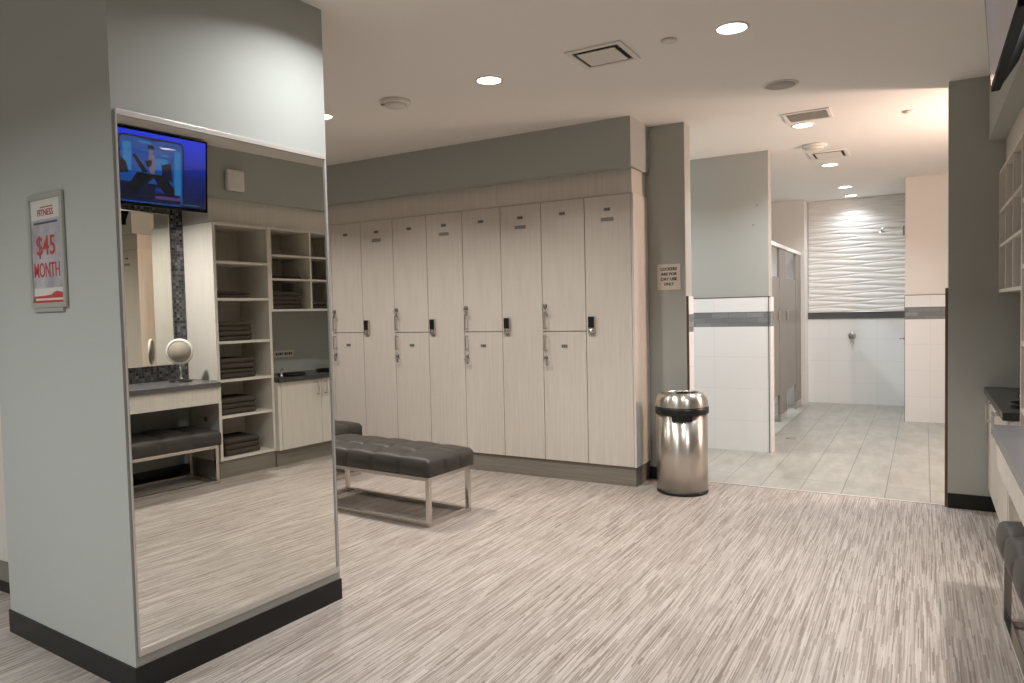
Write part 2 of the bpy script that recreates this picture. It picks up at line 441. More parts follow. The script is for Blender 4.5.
def cam_lock(x, z, parent, key):
    b = MB(); b.lathe([(0.0, -0.026), (0.012, -0.026), (0.0155, -0.020), (0.0155, -0.0005), (0.0, -0.0005)], (x, 0, z), 20, M['plate'], axis='Y')
    b.box(x - 0.006, x + 0.006, -0.0275, -0.026, z - 0.002, z + 0.002, M['ink'])
    o = b.build('lock', None, parent)
    if key:
        q = MB(); q.box(x + 0.001, x + 0.003, -0.040, -0.027, z - 0.006, z + 0.004, M['polish'])
        q.tube([(x + 0.002 + 0.014 * math.sin(a), -0.036, z - 0.020 + 0.014 * math.cos(a)) for a in [2 * PI * i / 14 for i in range(15)]], 0.0016, M['polish'], 6)
        q.box(x + 0.008, x + 0.030, -0.034, -0.031, z - 0.064, z - 0.030, M['plate_silver'], 0.001)
        q.build('key', None, o)
    return o
def number_plate(x, z, parent):
    b = MB(); b.box(x - 0.026, x + 0.026, -0.003, -0.0004, z - 0.0125, z + 0.0125, M['plate'])
    for dx in (-0.015, 0.0, 0.015): b.box(x + dx - 0.0032, x + dx + 0.0032, -0.0042, -0.003, z - 0.0065, z + 0.0065, M['ink'])
    return b.build('number_plate', None, parent)
def locker(double):
    t = thing('locker', '', 'locker')
    g = 0.0025; x0, x1 = g, W - g
    b = MB()
    b.box(x0 - 0.001, x0 + 0.016, 0.020, 0.250, 0.152, 2.232); b.box(x1 - 0.016, x1 + 0.001, 0.020, 0.250, 0.152, 2.232)
    b.box(x0 + 0.016, x1 - 0.016, 0.240, 0.250, 0.152, 2.232); b.box(x0 + 0.016, x1 - 0.016, 0.020, 0.240, 0.152, 0.170); b.box(x0 + 0.016, x1 - 0.016, 0.020, 0.240, 2.214, 2.232)
    if double: b.box(x0 + 0.016, x1 - 0.016, 0.020, 0.240, 1.186, 1.204)
    b.build('body', M['gap'], t)
    if double:
        d = box('door', x0, x1, 0.0, 0.0185, 1.1985, 2.230, M['lam'], t, 0.001)
        handle_part(0.029, 1.215, 1.352, d); cam_lock(0.026, 1.402, d, True); number_plate(W / 2, 2.126, d)
        d = box('door', x0, x1, 0.0, 0.0185, 0.154, 1.1925, M['lam'], t, 0.001)
        handle_part(0.029, 1.037, 1.167, d); cam_lock(0.026, 0.985, d, True); number_plate(W / 2, 1.078, d)
    else:
        d = box('door', x0, x1, 0.0, 0.0185, 0.154, 2.230, M['lam'], t, 0.001)
        number_plate(W / 2, 2.126, d)
        box('label_plate', W / 2 - 0.052, W / 2 + 0.052, -0.0025, -0.0004, 2.036, 2.064, M['plate'], d)
        b = MB(); b.box(0.024, 0.079, -0.022, -0.0004, 1.178, 1.312, M['chrome'], 0.003); b.box(0.028, 0.075, -0.026, -0.0225, 1.222, 1.308, M['black'], 0.002)
        b.lathe([(0.0, -0.030), (0.013, -0.030), (0.015, -0.0225), (0.0, -0.0225)], (0.0515, 0, 1.200), 16, M['polish'], axis='Y')
        b.build('keypad_lock', None, d)
    return t
ORD = ['first', 'second', 'third', 'fourth', 'fifth', 'sixth', 'seventh', 'eighth', 'ninth', 'tenth', 'eleventh']
protos = {}
NAMES = {0: 'full-height white locker with keypad lock at the row end beside the steel trash can',
         1: 'two-door white locker with pull handles, next to the end locker by the trash can',
         2: 'full-height white locker with keypad lock, third column from the trash can',
         3: 'two-door white locker beside the near end of the bench, fourth column from the trash can',
         4: 'full-height white keypad locker, fifth column from the trash can, behind the leather bench',
         5: 'two-door white locker with pull handles, sixth from the trash can, behind the leather bench',
         6: 'full-height white locker with glinting label plate, seventh column from the trash can',
         7: 'two-door white locker next to the far mirror edge, eighth column from the trash can',
         8: 'full-height white locker mostly hidden behind the mirror pillar'}
for i in range(9):
    dbl = i % 2 == 1
    if dbl not in protos: o = protos[dbl] = locker(dbl)
    else: o = copy_tree(protos[dbl])
    o.location = (EDGES[i + 1], YL, 0); tag(o, NAMES[i], 'locker', 'white lockers along the back wall')
    if i == 6:                                   # its label plate's glint is put in as a silver material
        for ch in S.objects:
            if ch.parent and ch.parent.parent == o and ch.name.startswith('label_plate'):
                ch.data = ch.data.copy(); ch.data.materials[0] = M['plate_silver']; ch['label'] = 'label plate made silver for its glint'

# ------------------------------------------------------------------ benches
def tufted(L, D, z0, z1, nx=5, ny=3):
    """cushion L (x) by D (y), buttoned on a grid with seams running down its sides"""
    sub = 12; b = MB(); r = 0.016
    def pt(u, v, w):
        """u,v in cells, w 0 bottom..1 top"""
        x, y = u / nx * L, v / ny * D
        pu, pv = abs(math.sin(PI * u)), abs(math.sin(PI * v))
        crown = (math.sin(PI * x / L) ** 0.35) * (math.sin(PI * y / D) ** 0.5) if 0 < x < L and 0 < y < D else 0.0
        inn = 0 < u < nx and 0 < v < ny
        pil = (pu ** 0.5) * (pv ** 0.5) if inn else (pu ** 0.5 if v in (0, ny) else pv ** 0.5)
        zt = z1 + 0.032 * crown - 0.026 * (1 - pil) * (0.35 + 0.65 * crown)
        du, dv = u - round(u), v - round(v)
        if 0 < round(u) < nx and 0 < round(v) < ny: zt -= 0.012 * math.exp(-(du * du + dv * dv) / 0.012)
        return x, y, zt
    def side(x, y, w, nxv, nyv, s):
        """bulge of a side panel; s is the pillow factor along the edge"""
        e = -0.002 + 0.017 * (s ** 0.35) * math.sin(PI * min(max(w, 0), 1)) ** 0.7
        return x + nxv * e, y + nyv * e
    nu, nv = nx * sub, ny * sub
    G = {}
    for i in range(nu + 1):
        for j in range(nv + 1):
            u, v = i / sub, j / sub
            x, y, z = pt(u, v, 1)
            # roll the top edge over
            ex = min(x, L - x); ey = min(y, D - y)
            for e in (ex, ey):
                if e < r: z -= r * (1 - math.sqrt(max(0, 1 - (1 - e / r) ** 2))) * 0.8
            G[i, j] = b.bm.verts.new((x, y, z))
    for i in range(nu):
        for j in range(nv):
            f = b.bm.faces.new([G[i, j], G[i + 1, j], G[i + 1, j + 1], G[i, j + 1]]); f.smooth = True
    ring = [(i, 0, 0, -1) for i in range(nu)] + [(nu, j, 1, 0) for j in range(nv)] + [(i, nv, 0, 1) for i in range(nu, 0, -1)] + [(0, j, -1, 0) for j in range(nv, 0, -1)]
    top = [G[i, j] for i, j, _, _ in ring]
    K = 8; prev = top
    for kk in range(1, K + 1):
        w = 1 - kk / K; cur = []
        for (i, j, a, c), tv in zip(ring, top):
            u, v = i / sub, j / sub
            s = abs(math.sin(PI * (u if c else v)))
            x, y = u / nx * L, v / ny * D
            zz = z0 + (tv.co.z - z0) * w
            x, y = side(x, y, w, a, c, s) if kk < K else (x, y)
            cur.append(b.bm.verts.new((x, y, zz)))
        n = len(ring)
        for q in range(n):
            f = b.bm.faces.new([prev[q], cur[q], cur[(q + 1) % n], prev[(q + 1) % n]]); f.smooth = True
        prev = cur
    b.bm.faces.new(prev)
    for i in range(1, nx):
        for j in range(1, ny):
            b.lathe([(0.0, 0.006), (0.008, 0.005), (0.0125, 0.0), (0.0125, -0.004)], (i / nx * L, j / ny * D, z1 - 0.004), 12)
    return b
def bench(L=1.20, D=0.44):
    t = thing('tufted_bench', '', 'bench')
    tufted(L + 0.034, D + 0.034, 0.3225, 0.442).build('seat', M['leather'], t, (-0.017, -0.017, 0))
    q = 0.028
    for x in (0, L - q):
        for y in (0, D - q): box('leg', x, x + q, y, y + q, q, 0.294, M['chrome'], t, 0.0015)
    for nm, z in (('top_rail', 0.294), ('bottom_rail', 0.0)):
        b = MB()
        b.box(0, L, 0, q, z, z + q, None, 0.0015); b.box(0, L, D - q, D, z, z + q, None, 0.0015)
        b.box(0, q, q, D - q, z, z + q, None, 0.0015); b.box(L - q, L, q, D - q, z, z + q, None, 0.0015)
        b.build(nm, M['chrome'], t)
    return t
B1 = bench(); B1.location = (-3.915, 3.668, 0.0); B1.rotation_euler.z = -0.063
tag(B1, 'charcoal tufted leatherette bench on square metal frame in front of the lockers', 'bench', 'tufted leatherette benches')
B2 = copy_tree(B1); B2.location = (-5.405, 4.227, 0.0); B2.rotation_euler.z = -0.08
tag(B2, 'charcoal tufted bench of which one end shows behind the nearer bench', 'bench', 'tufted leatherette benches')
B3 = copy_tree(B1); B3.location = (0.765, 2.388, 0.0); B3.rotation_euler.z = PI / 2 + 0.030
tag(B3, 'charcoal tufted bench pushed under the vanity counter', 'bench', 'tufted leatherette benches')

# ------------------------------------------------------------------ trash can
t = thing('trash_can', 'round stainless steel trash can with domed open top beside the lockers', 'trash can', (-1.553, 5.165, 0))
Rb = 0.186
MB().lathe([(0.0, 0.0), (Rb - 0.004, 0.0), (Rb + 0.001, 0.004), (Rb + 0.001, 0.026), (0.0, 0.026)], n=64).build('base_ring', M['black'], t)
MB().lathe([(0.0, 0.0265), (Rb, 0.0265), (Rb, 0.585), (0.0, 0.585)], n=64).build('body', M['steel'], t)
b = MB(); b.lathe([(0.150, 0.586), (Rb + 0.006, 0.586), (Rb + 0.0095, 0.592), (Rb + 0.0095, 0.634), (Rb + 0.002, 0.640), (0.150, 0.640), (0.150, 0.586)], n=64, cap=False)
# tab of the band at the front
for a0 in range(-3, 3):
    aa = [-1.27 + a0 * 0.125, -1.27 + (a0 + 1.0) * 0.125]
    for r0, r1 in ((Rb + 0.001, Rb + 0.009),):
        v = [((r1 if o else r0) * math.cos(aa[i]), (r1 if o else r0) * math.sin(aa[i]), z) for z in (0.548, 0.588) for i, o in ((0, 0), (1, 0), (1, 1), (0, 1))]
        vs = [b.bm.verts.new(p) for p in v]
        for q in ((0, 1, 2, 3), (4, 5, 6, 7), (0, 1, 5, 4), (1, 2, 6, 5), (2, 3, 7, 6), (3, 0, 4, 7)): b.bm.faces.new([vs[i] for i in q])
b.build('band', M['black'], t)
prof = []
for i in range(15):
    a = PI / 2 * i / 14
    prof.append((0.124 + (Rb + 0.005 - 0.124) * math.cos(a) ** 0.75 if i < 14 else 0.124, 0.6405 + 0.098 * math.sin(a)))
prof += [(0.119, 0.738), (0.116, 0.728), (0.116, 0.66)]
MB().lathe(prof, n=64, cap=False).build('dome_lid', M['steel'], t)
MB().lathe([(0.0, 0.640), (0.1155, 0.640), (0.1155, 0.728), (0.112, 0.728), (0.112, 0.645), (0.0, 0.645)], n=48).build('liner', M['black'], t)

# ------------------------------------------------------------------ signs
t = thing('wall_sign', 'square white notice about locker use on the sage wall strip', 'sign', (-1.722, 5.44, 1.604))
box('board', -0.0925, 0.0925, -0.006, -0.001, -0.1, 0.1, M['sign_white'], t, 0.001)
for i, (s, w) in enumerate((('LOCKERS', 0.128), ('ARE FOR', 0.128), ('DAY USE', 0.128), ('ONLY', 0.080))):
    lettering('lettering', s, w, 0.024, (0, -0.0066, 0.062 - i * 0.039), '-Y', M['ink'], t, 0.035)
# poster on the pillar's near face
ang = math.atan2((P0 - P2).y, (P0 - P2).x)
t = thing('framed_poster', 'silver framed price poster with red lettering on the pillar', 'poster', (-2.975, 1.5225, 1.640), ang)
w2, h2 = 0.142, 0.2225
def rectframe(b, w2, h2, fw, y0, y1, m=None, bev=0.003):
    b.box(-w2, w2, y0, y1, h2 - fw, h2, m, bev); b.box(-w2, w2, y0, y1, -h2, -h2 + fw, m, bev)
    b.box(-w2, -w2 + fw, y0, y1, -h2 + fw, h2 - fw, m, bev); b.box(w2 - fw, w2, y0, y1, -h2 + fw, h2 - fw, m, bev)
b = MB(); rectframe(b, w2, h2, 0.020, -0.013, -0.001)
M['poster_frame'] = mat('satin_silver_frame', (0.46, 0.46, 0.42, 1), 0.4, 0.4)
b.build('frame', M['poster_frame'], t)
M['poster_paper'] = mat('poster_paper', (0.60, 0.58, 0.54, 1), 0.35)
M['poster_grey'] = mat('poster_grey_print', (0.33, 0.31, 0.33, 1), 0.35); _n = N(M['poster_grey'])
_n.col(_n.ramp(_n.noise(_n.coord((9, 9, 9)), 1, 4), [(0.3, (0.24, 0.225, 0.25, 1)), (0.7, (0.50, 0.48, 0.49, 1))]))
M['poster_dark'] = mat('dark_grey_print', (0.09, 0.085, 0.10, 1), 0.5)
pw, ph = w2 - 0.020, h2 - 0.020
b = MB(); b.box(-pw, pw, -0.006, -0.001, -ph, ph, M['poster_paper']); b.box(-pw, pw, -0.0066, -0.006, -ph + 0.058, ph - 0.078, M['poster_grey'])
b.box(-pw, pw, -0.0066, -0.006, -ph, -ph + 0.026, M['red'])
hill = [(-pw, 0.026), (-0.03, 0.028), (0.02, 0.031), (0.04, 0.040), (0.065, 0.044), (0.09, 0.041), (pw, 0.036)]
for (xa, za), (xb, zb) in zip(hill, hill[1:]):
    vs = [(xa, -0.0066, -ph + 0.026), (xb, -0.0066, -ph + 0.026), (xb, -0.0066, -ph + zb), (xa, -0.0066, -ph + za)]
    b.face(vs, M['red'])
b.box(-pw + 0.012, pw - 0.012, -0.0072, -0.0066, -ph + 0.009, -ph + 0.017, M['poster_paper'])
pr_ = b.build('print', None, t)
lettering('lettering', 'FITNESS', 0.125, 0.025, (0.0, -0.0070, ph - 0.052), '-Y', M['red'], t, 0.0)
box('lettering', -0.040, 0.060, -0.0070, -0.0062, ph - 0.033, ph - 0.029, M['red'], t)
box('lettering', -0.098, 0.094, -0.0074, -0.0064, ph - 0.096, ph - 0.088, M['poster_dark'], t)
lettering('lettering', '$45', 0.150, 0.088, (-0.008, -0.0074, 0.016), '-Y', M['red'], t, 0.005)
lettering('lettering', 'MONTH', 0.208, 0.058, (-0.007, -0.0074, -0.074), '-Y', M['red'], t, 0.005)
box('mounting_strip', -w2 + 0.01, w2 - 0.03, -0.010, -0.0005, -h2 - 0.016, -h2 - 0.001, M['poster_frame'], t)

# ------------------------------------------------------------------ big mirror on the pillar
th = math.atan2(-(P1 - P0).x, (P1 - P0).y)
t = thing('wall_mirror', 'tall frameless-looking mirror with thin metal edge filling the pillar face', 'mirror', (P0.x, P0.y, 0), th)
LM = (P1 - P0).length
y0, y1, z0, z1 = 0.010, LM - 0.015, 0.142, 2.104
box('glass', 0.0005, 0.003, y0 + 0.004, y1 - 0.004, z0 + 0.006, z1 - 0.008, M['mirror'], t)
b = MB()
b.box(0.0005, 0.012, y0, y1, z1 - 0.008, z1 + 0.004, None, 0.001); b.box(0.0035, 0.012, y0, y1, z1 - 0.015, z1 - 0.008)
b.box(0.0005, 0.012, y0, y1, z0 - 0.004, z0 + 0.006, None, 0.001); b.box(0.0035, 0.012, y0, y1, z0 + 0.006, z0 + 0.020)
b.box(0.0005, 0.010, y0, y0 + 0.004, z0 + 0.006, z1 - 0.008); b.box(0.0005, 0.010, y1 - 0.004, y1, z0 + 0.006, z1 - 0.008)
b.build('edge_channel', M['mirror_edge'], t)

# ------------------------------------------------------------------ cabinet seen past the pillar's near corner
t = thing('storage_cabinet', 'white laminate cabinet front glimpsed past the pillar at the frame edge', 'cabinet', (-5.4, 1.76, 0))
box('body', 0.0, 1.78, 0.021, 0.5, 0.165, 2.2, M['lam_edge'], t)
box('plinth', 0.0, 1.78, 0.012, 0.5, 0.055, 0.1645, M['plinth'], t)
box('shadow_gap_strip', 0.0, 1.78, 0.008, 0.5, 0.0, 0.0545, M['black'], t)  # black strip stands in for the shadow gap below the plinth
for i in range(4):
    d = box('door', i * 0.445 + 0.002, i * 0.445 + 0.443, 0.0, 0.020, 0.167, 2.198, M['lam'], t, 0.001)
    handle_part(i * 0.445 + (0.04 if i % 2 else 0.405), 1.10, 1.24, d)

# ------------------------------------------------------------------ right-hand joinery
# open towel shelves
SX0, SX1, SY0, SY1 = 0.405, 0.850, 3.662, 4.216
t = thing('shelving_unit', 'tall open white towel shelves between the vanity and the base cabinet', 'shelving unit', (SX0, SY0, 0))
dX, dY = SX1 - SX0, SY1 - SY0
for y in (0, dY - 0.026): box('side_panel', 0, dX, y, y + 0.026, 0.15, 2.168, M['lam_edge'], t, 0.001)
box('back_panel', dX - 0.012, dX - 0.001, 0.0265, dY - 0.0265, 0.15, 2.168, M['lam'], t)
MB().lathe([(0.0, -0.006), (0.018, -0.006), (0.022, -0.0005), (0.0, -0.0005)], (0.20, 0.0, 0.50), 20, axis='Y').build('grommet', M['plate_silver'], t)
SH = [0.172, 0.530, 0.838, 1.164, 1.532, 1.845]
for z in SH: box('shelf', 0.002, dX - 0.0125, 0.0265, dY - 0.0265, z - 0.022, z, M['lam_edge'], t, 0.001)
box('top_panel', 0.002, dX - 0.0125, 0.0265, dY - 0.0265, 2.146, 2.168, M['lam_edge'], t, 0.001)
box('plinth', 0.015, dX, 0.0, dY, 0.0, 0.1495, M['plinth'], t)
# hanging cubbies
CY0, CY1, CZ0, CZ1 = 4.220, 5.462, 1.412, 2.170
t = thing('cubby_shelf', 'white wall-hung cubbyholes above the dark countertop', 'shelf', (0.41, CY0, CZ0))
dY = CY1 - CY0; dX = 0.44; dZ = CZ1 - CZ0
ydiv = [0.0, 0.446, 0.846, dY - 0.020]
box('bottom_panel', 0, dX, 0, dY, 0, 0.020, M['lam_edge'], t, 0.001); box('top_panel', 0, dX, 0, dY, dZ - 0.020, dZ, M['lam_edge'], t, 0.001)
for y in (ydiv[0], ydiv[3]): box('side_panel', 0, dX, y, y + 0.020, 0.0205, dZ - 0.0205, M['lam_edge'], t, 0.001)
for y in ydiv[1:3]: box('divider', 0.002, dX - 0.0105, y, y + 0.018, 0.0205, dZ - 0.0205, M['lam_edge'], t, 0.001)
box('back_panel', dX - 0.010, dX, 0.0205, dY - 0.0205, 0.0205, dZ - 0.0205, M['lam'], t)
for ya, yb in zip(ydiv, ydiv[1:]):
    for z in (1.712 - CZ0, 1.928 - CZ0): box('shelf', 0.003, dX - 0.0105, ya + 0.0205, yb - 0.0005, z - 0.018, z, M['lam_edge'], t, 0.001)
sbox('trim_16', 0.445, 0.855, SY0, CY1 + 0.008, 2.1725, 2.3715, M['lam'])                          # fascia over shelves
# base cabinet
t = thing('base_cabinet', 'white base cabinet with pull handles under the dark countertop', 'cabinet', (0.36, CY0, 0))
box('body', 0.021, 0.49, 0.0, dY, 0.150, 0.768, M['lam_edge'], t)
box('plinth', 0.045, 0.49, 0.0, dY, 0.0, 0.1495, M['plinth'], t)
box('filler', 0.004, 0.0205, 0.001, 0.034, 0.150, 0.766, M['lam_edge'], t)
for ya, yb, hy in ((0.036, 0.488, 0.442), (0.492, 0.944, 0.538), (0.948, 1.240, 0.990)):
    d = box('door', 0.0, 0.020, ya, yb, 0.152, 0.766, M['lam'], t, 0.001)
    b = MB()
    for z in (0.625, 0.735): b.tube([(-0.0005, hy, z), (-0.028, hy, z)], 0.005)
    b.box(-0.034, -0.026, hy - 0.006, hy + 0.006, 0.615, 0.745, None, 0.002)
    b.build('handle', M['chrome'], d)
tag(box('countertop', 0.335, 0.852, CY0, CY1 + 0.004, 0.7695, 0.810, M['dark_counter'], None, 0.002), 'dark stone countertop on the base cabinet below the cubbyholes', 'countertop')
# plaque behind the countertop
t = thing('wall_plaque', 'small white plaque on the wall above the dark countertop', 'sign', (0.855, 4.665, 0.995))
box('plate', -0.005, -0.001, -0.115, 0.115, -0.034, 0.034, M['sign_white'], t, 0.001)
b = MB(); yy = -0.095
for wd in (0.018, 0.012, 0.022, 0.014, 0.0, 0.026, 0.012, 0.020, 0.016):
    if wd: b.box(-0.0058, -0.005, yy, yy + wd, -0.012, 0.014)
    yy += wd + 0.006 if wd else 0.012
b.build('print', M['ink'], t)
# shallow trays and dispensers on the dark counter
def tray(x, y, lab):
    t = MB(); t.lathe([(0.0, 0.004), (0.118, 0.004), (0.126, 0.018), (0.132, 0.018), (0.126, 0.0), (0.0, 0.0)], n=40)
    o = t.build('tray', M['black'], None, (x, y, 0.8105)); return tag(o, lab, 'tray', 'black trays on the countertop')
tray(0.52, 4.50, 'round black tray on the dark countertop, nearer the towel shelves')
tray(0.60, 5.02, 'round black tray on the dark countertop, nearer the end wall')
def dispenser(x, y, lab):
    t = thing('soap_dispenser', lab, 'soap dispenser', (x, y, 0.8105), 0, 'chrome dispensers on the countertop')
    MB().lathe([(0.0, 0.0), (0.020, 0.0), (0.020, 0.006), (0.011, 0.012), (0.010, 0.050), (0.0, 0.050)], n=20).build('body', M['polish'], t)
    MB().tube([(0, 0, 0.045), (0, 0, 0.066), (-0.012, 0, 0.074), (-0.055, 0, 0.070)], 0.006).build('spout', M['polish'], t)
dispenser(0.62, 4.285, 'small chrome soap dispenser closest to the towel shelves')
dispenser(0.47, 4.345, 'small chrome soap dispenser at the counter edge beside the first tray')
dispenser(0.66, 5.25, 'small chrome soap dispenser at the end-wall side of the counter')

# vanity
VY0, VY1 = 1.60, 3.592
t = thing('vanity_counter', 'grey stone vanity counter with white apron and end panels', 'vanity', (0.248, VY0, 0))
dY = VY1 - VY0
b = MB(); b.box(0.0, 0.590, 0.0, dY, 0.800, 0.840, None, 0.002); b.box(0.164, 0.590, dY, 3.660 - VY0, 0.800, 0.840)
b.build('top', M['mid_counter'], t)
box('apron', 0.018, 0.038, 0.0, dY, 0.665, 0.7995, M['lam_edge'], t, 0.001)
box('side_panel', 0.056, 0.595, 0.0, 0.034, 0.0, 0.7995, M['lam_edge'], t, 0.001)
sbox('wall_mosaic', 0.84, 0.855, VY0, 3.659, 0.8405, 2.371, M['mosaic'])
sbox('baseboard_right', 0.8515, 0.855, -3.0, SY0, 0.0, 0.098, M['black'])
t = thing('vanity_mirror', 'frameless rectangular mirror on the dark mosaic above the vanity', 'mirror', (0.832, 3.530, 0.975), -0.066)   # turned off the wall so its reflection shows the locker end
box('glass', -0.006, -0.0005, -1.124, -0.006, 0.006, 1.269, M['mirror'], t)
b = MB(); b.box(-0.009, -0.0005, -1.130, 0.0, 1.2695, 1.277); b.box(-0.009, -0.0005, -1.130, 0.0, -0.002, 0.0055); b.box(-0.009, -0.0005, -1.130, -1.1245, 0.0055, 1.2695); b.box(-0.009, -0.0005, -0.0055, 0.0, 0.0055, 1.2695)
b.build('edge_channel', M['mirror_edge'], t)
MB().prism([(0.0005, -1.12), (0.0005, -0.010), (0.006, -0.010), (0.0785, -1.12)], 0.004, 1.268).build('backing', M['black'], t)  # added wedge filling the space behind the turned mirror
# magnifying mirror
t = thing('makeup_mirror', 'round tabletop makeup mirror on a slim chrome stem', 'mirror', (0.62, 3.462, 0.8405), 0.80)
MB().lathe([(0.0, 0.0), (0.086, 0.0), (0.088, 0.006), (0.080, 0.012), (0.020, 0.016), (0.0, 0.016)], n=40).build('base', M['black'], t)
MB().lathe([(0.0, 0.0165), (0.024, 0.0165), (0.016, 0.028), (0.008, 0.045), (0.0055, 0.075), (0.0055, 0.140), (0.0, 0.140)], n=24).build('stem', M['polish'], t)
b = MB(); b.lathe([(0.094, -0.013), (0.106, -0.010), (0.110, 0.0), (0.106, 0.010), (0.094, 0.013), (0.094, -0.013)], (0, 0, 0.250), 48, cap=False, axis='X')
b.build('ring', M['white_metal'], t)
M['matt_mirror'] = mat('matt_beige_mirror', (0.40, 0.36, 0.29, 1), 0.85, 0.35)  # flat matt beige set as the glass colour instead of mirroring
b = MB(); b.lathe([(0.0, -0.010), (0.0945, -0.010), (0.0945, 0.010), (0.0, 0.010)], (0, 0, 0.250), 48, axis='X'); b.build('glass', M['matt_mirror'], t)
# soap bottle at the near end of the vanity
t = thing('soap_bottle', 'small clear bottle with chrome pump on the vanity near the mirror edge', 'bottle', (0.50, 2.93, 0.8405))
M['clear'] = mat('clear_plastic', (0.85, 0.85, 0.85, 1), 0.08); M['clear'].node_tree.nodes['Principled BSDF'].inputs['Transmission Weight'].default_value = 0.85
MB().lathe([(0.0, 0.0), (0.030, 0.0), (0.033, 0.006), (0.033, 0.080), (0.024, 0.096), (0.014, 0.102), (0.0, 0.102)], n=28).build('body', M['clear'], t)
b = MB(); b.lathe([(0.0, 0.1025), (0.017, 0.1025), (0.017, 0.116), (0.006, 0.119), (0.006, 0.140), (0.0, 0.140)], n=20); b.tube([(0, 0, 0.136), (-0.014, 0, 0.142), (-0.042, 0, 0.136)], 0.005)
b.build('pump', M['polish'], t)

# folded towels
def towel(w, d, h):
    """folded towel: a stack fold with rounded front, slightly wavy; front edge at x=0, w along y"""
    b = MB(); n = 14; ph = random.uniform(0, 6)
    prof = []
    for i in range(9):
        a = PI / 2 + PI * i / 8
        prof.append((0.5 * h + 0.5 * h * math.cos(a), 0.5 * h + 0.5 * h * math.sin(a)))
    prof = [(d, h)] + [(0.5 * h + 0.5 * h * math.cos(PI / 2 + PI * i / 8), 0.5 * h + 0.5 * h * math.sin(PI / 2 + PI * i / 8)) for i in range(9)] + [(d, 0.0)]
    rows = []
    for q in range(n + 1):
        y = w * q / n; s = 0.0012 * math.sin(q * 1.3 + ph)
        e = 0.92 if q in (0, n) else 1.0
        rows.append([b.bm.verts.new((x + s, y, (z - h / 2) * e + h / 2)) for x, z in prof])
    for a, c in zip(rows, rows[1:]):
        for i in range(len(prof) - 1):
            f = b.bm.faces.new([a[i], a[i + 1], c[i + 1], c[i]]); f.smooth = True
        b.bm.faces.new([a[0], a[-1], c[-1], c[0]])
    b.bm.faces.new(rows[0]); b.bm.faces.new(rows[-1])
    me_o = b.build('folded_towel', M['terry'])
    return me_o
PROTO = None
def towel_stack(n, x, y, z, where, w=0.34, h=0.036, d=0.30):
    global PROTO
    for i in range(n):
        if PROTO is None: o = PROTO = towel(0.34, 0.30, 0.036)
        else: o = PROTO.copy(); COL.objects.link(o)
        o.scale = (d / 0.30, w / 0.34, h / 0.036)
        o.location = (x + random.uniform(-0.006, 0.008), y + random.uniform(-0.006, 0.006), z + 0.0005 + i * (h + 0.0006))
        o.rotation_euler.z = random.uniform(-0.015, 0.015)
        pos = 'single' if n == 1 else ('topmost' if i == n - 1 else 'bottom' if i == 0 else ORD[i] + ' from the bottom')
        if n == 1: lab = 'single folded dark brown towel ' + where
        elif pos in ('topmost', 'bottom'): lab = pos + ' folded dark brown towel of the stack ' + where
        else: lab = 'towel ' + pos + ' in the stack ' + where
        tag(o, lab, 'towel', 'folded towels ' + where)
tx, ty = SX0 + 0.035, SY0 + 0.050
towel_stack(3, tx, ty + 0.02, SH[0], 'on the bottom tall shelf', h=0.048)
towel_stack(3, tx, ty, SH[1], 'on the second tall shelf up', h=0.046)
towel_stack(4, tx, ty, SH[2], 'on the third tall shelf up', h=0.043)
towel_stack(4, tx, ty, SH[3], 'on the fourth tall shelf up', w=0.32, h=0.041)
towel_stack(2, tx, ty, SH[4], 'on the fifth tall shelf up', w=0.31, h=0.030)
cx = 0.45
towel_stack(1, cx, 4.27, 1.712, 'in the middle cubby beside the towel shelves', w=0.32, h=0.025)
towel_stack(4, cx, 4.26, 1.432, 'in the bottom cubby beside the towel shelves', w=0.34, h=0.040)
towel_stack(1, cx, 4.71, 1.712, 'in the middle cubby of the central column', w=0.32, h=0.025)
towel_stack(2, cx, 4.71, 1.432, 'in the bottom cubby of the central column', w=0.33, h=0.034)
towel_stack(2, cx, 5.095, 1.432, 'in the bottom cubby by the end wall', w=0.30, h=0.040)

# ------------------------------------------------------------------ television on the bulkhead
TY0, TY1, TZ0, TZ1 = 2.56, 3.525, 2.208, 2.765
t = thing('television', 'flat black television tilted down on the bulkhead, showing a blue advert', 'television', (0.235, TY0, TZ0))
tw, tz = TY1 - TY0, TZ1 - TZ0
t.rotation_euler = (0, math.radians(-3.6), 0)
b = MB(); fw = 0.014
b.box(0.0, 0.030, 0, tw, 0, fw + 0.006, None, 0.002); b.box(0.0, 0.030, 0, tw, tz - fw, tz, None, 0.002)
b.box(0.0, 0.030, 0, fw, fw + 0.006, tz - fw, None, 0.002); b.box(0.0, 0.030, tw - fw, tw, fw + 0.006, tz - fw, None, 0.002)
b.build('bezel', M['black'], t)
b = MB()
pr = [(0.0305, 0.0), (0.040, 0.02), (0.098, 0.10), (0.098, 0.34), (0.050, tz - 0.03), (0.0305, tz)]
va = [b.bm.verts.new((x, 0.015, z)) for x, z in pr]; vb = [b.bm.verts.new((x, tw - 0.015, z)) for x, z in pr]
b.bm.faces.new(va); b.bm.faces.new(vb)
for i in range(len(pr)): b.bm.faces.new([va[i], va[(i + 1) % len(pr)], vb[(i + 1) % len(pr)], vb[i]])
b.build('back_cover', M['black'], t)
box('wall_bracket', 0.0985, 0.112, tw / 2 - 0.16, tw / 2 + 0.16, 0.18, 0.32, M['black'], t)
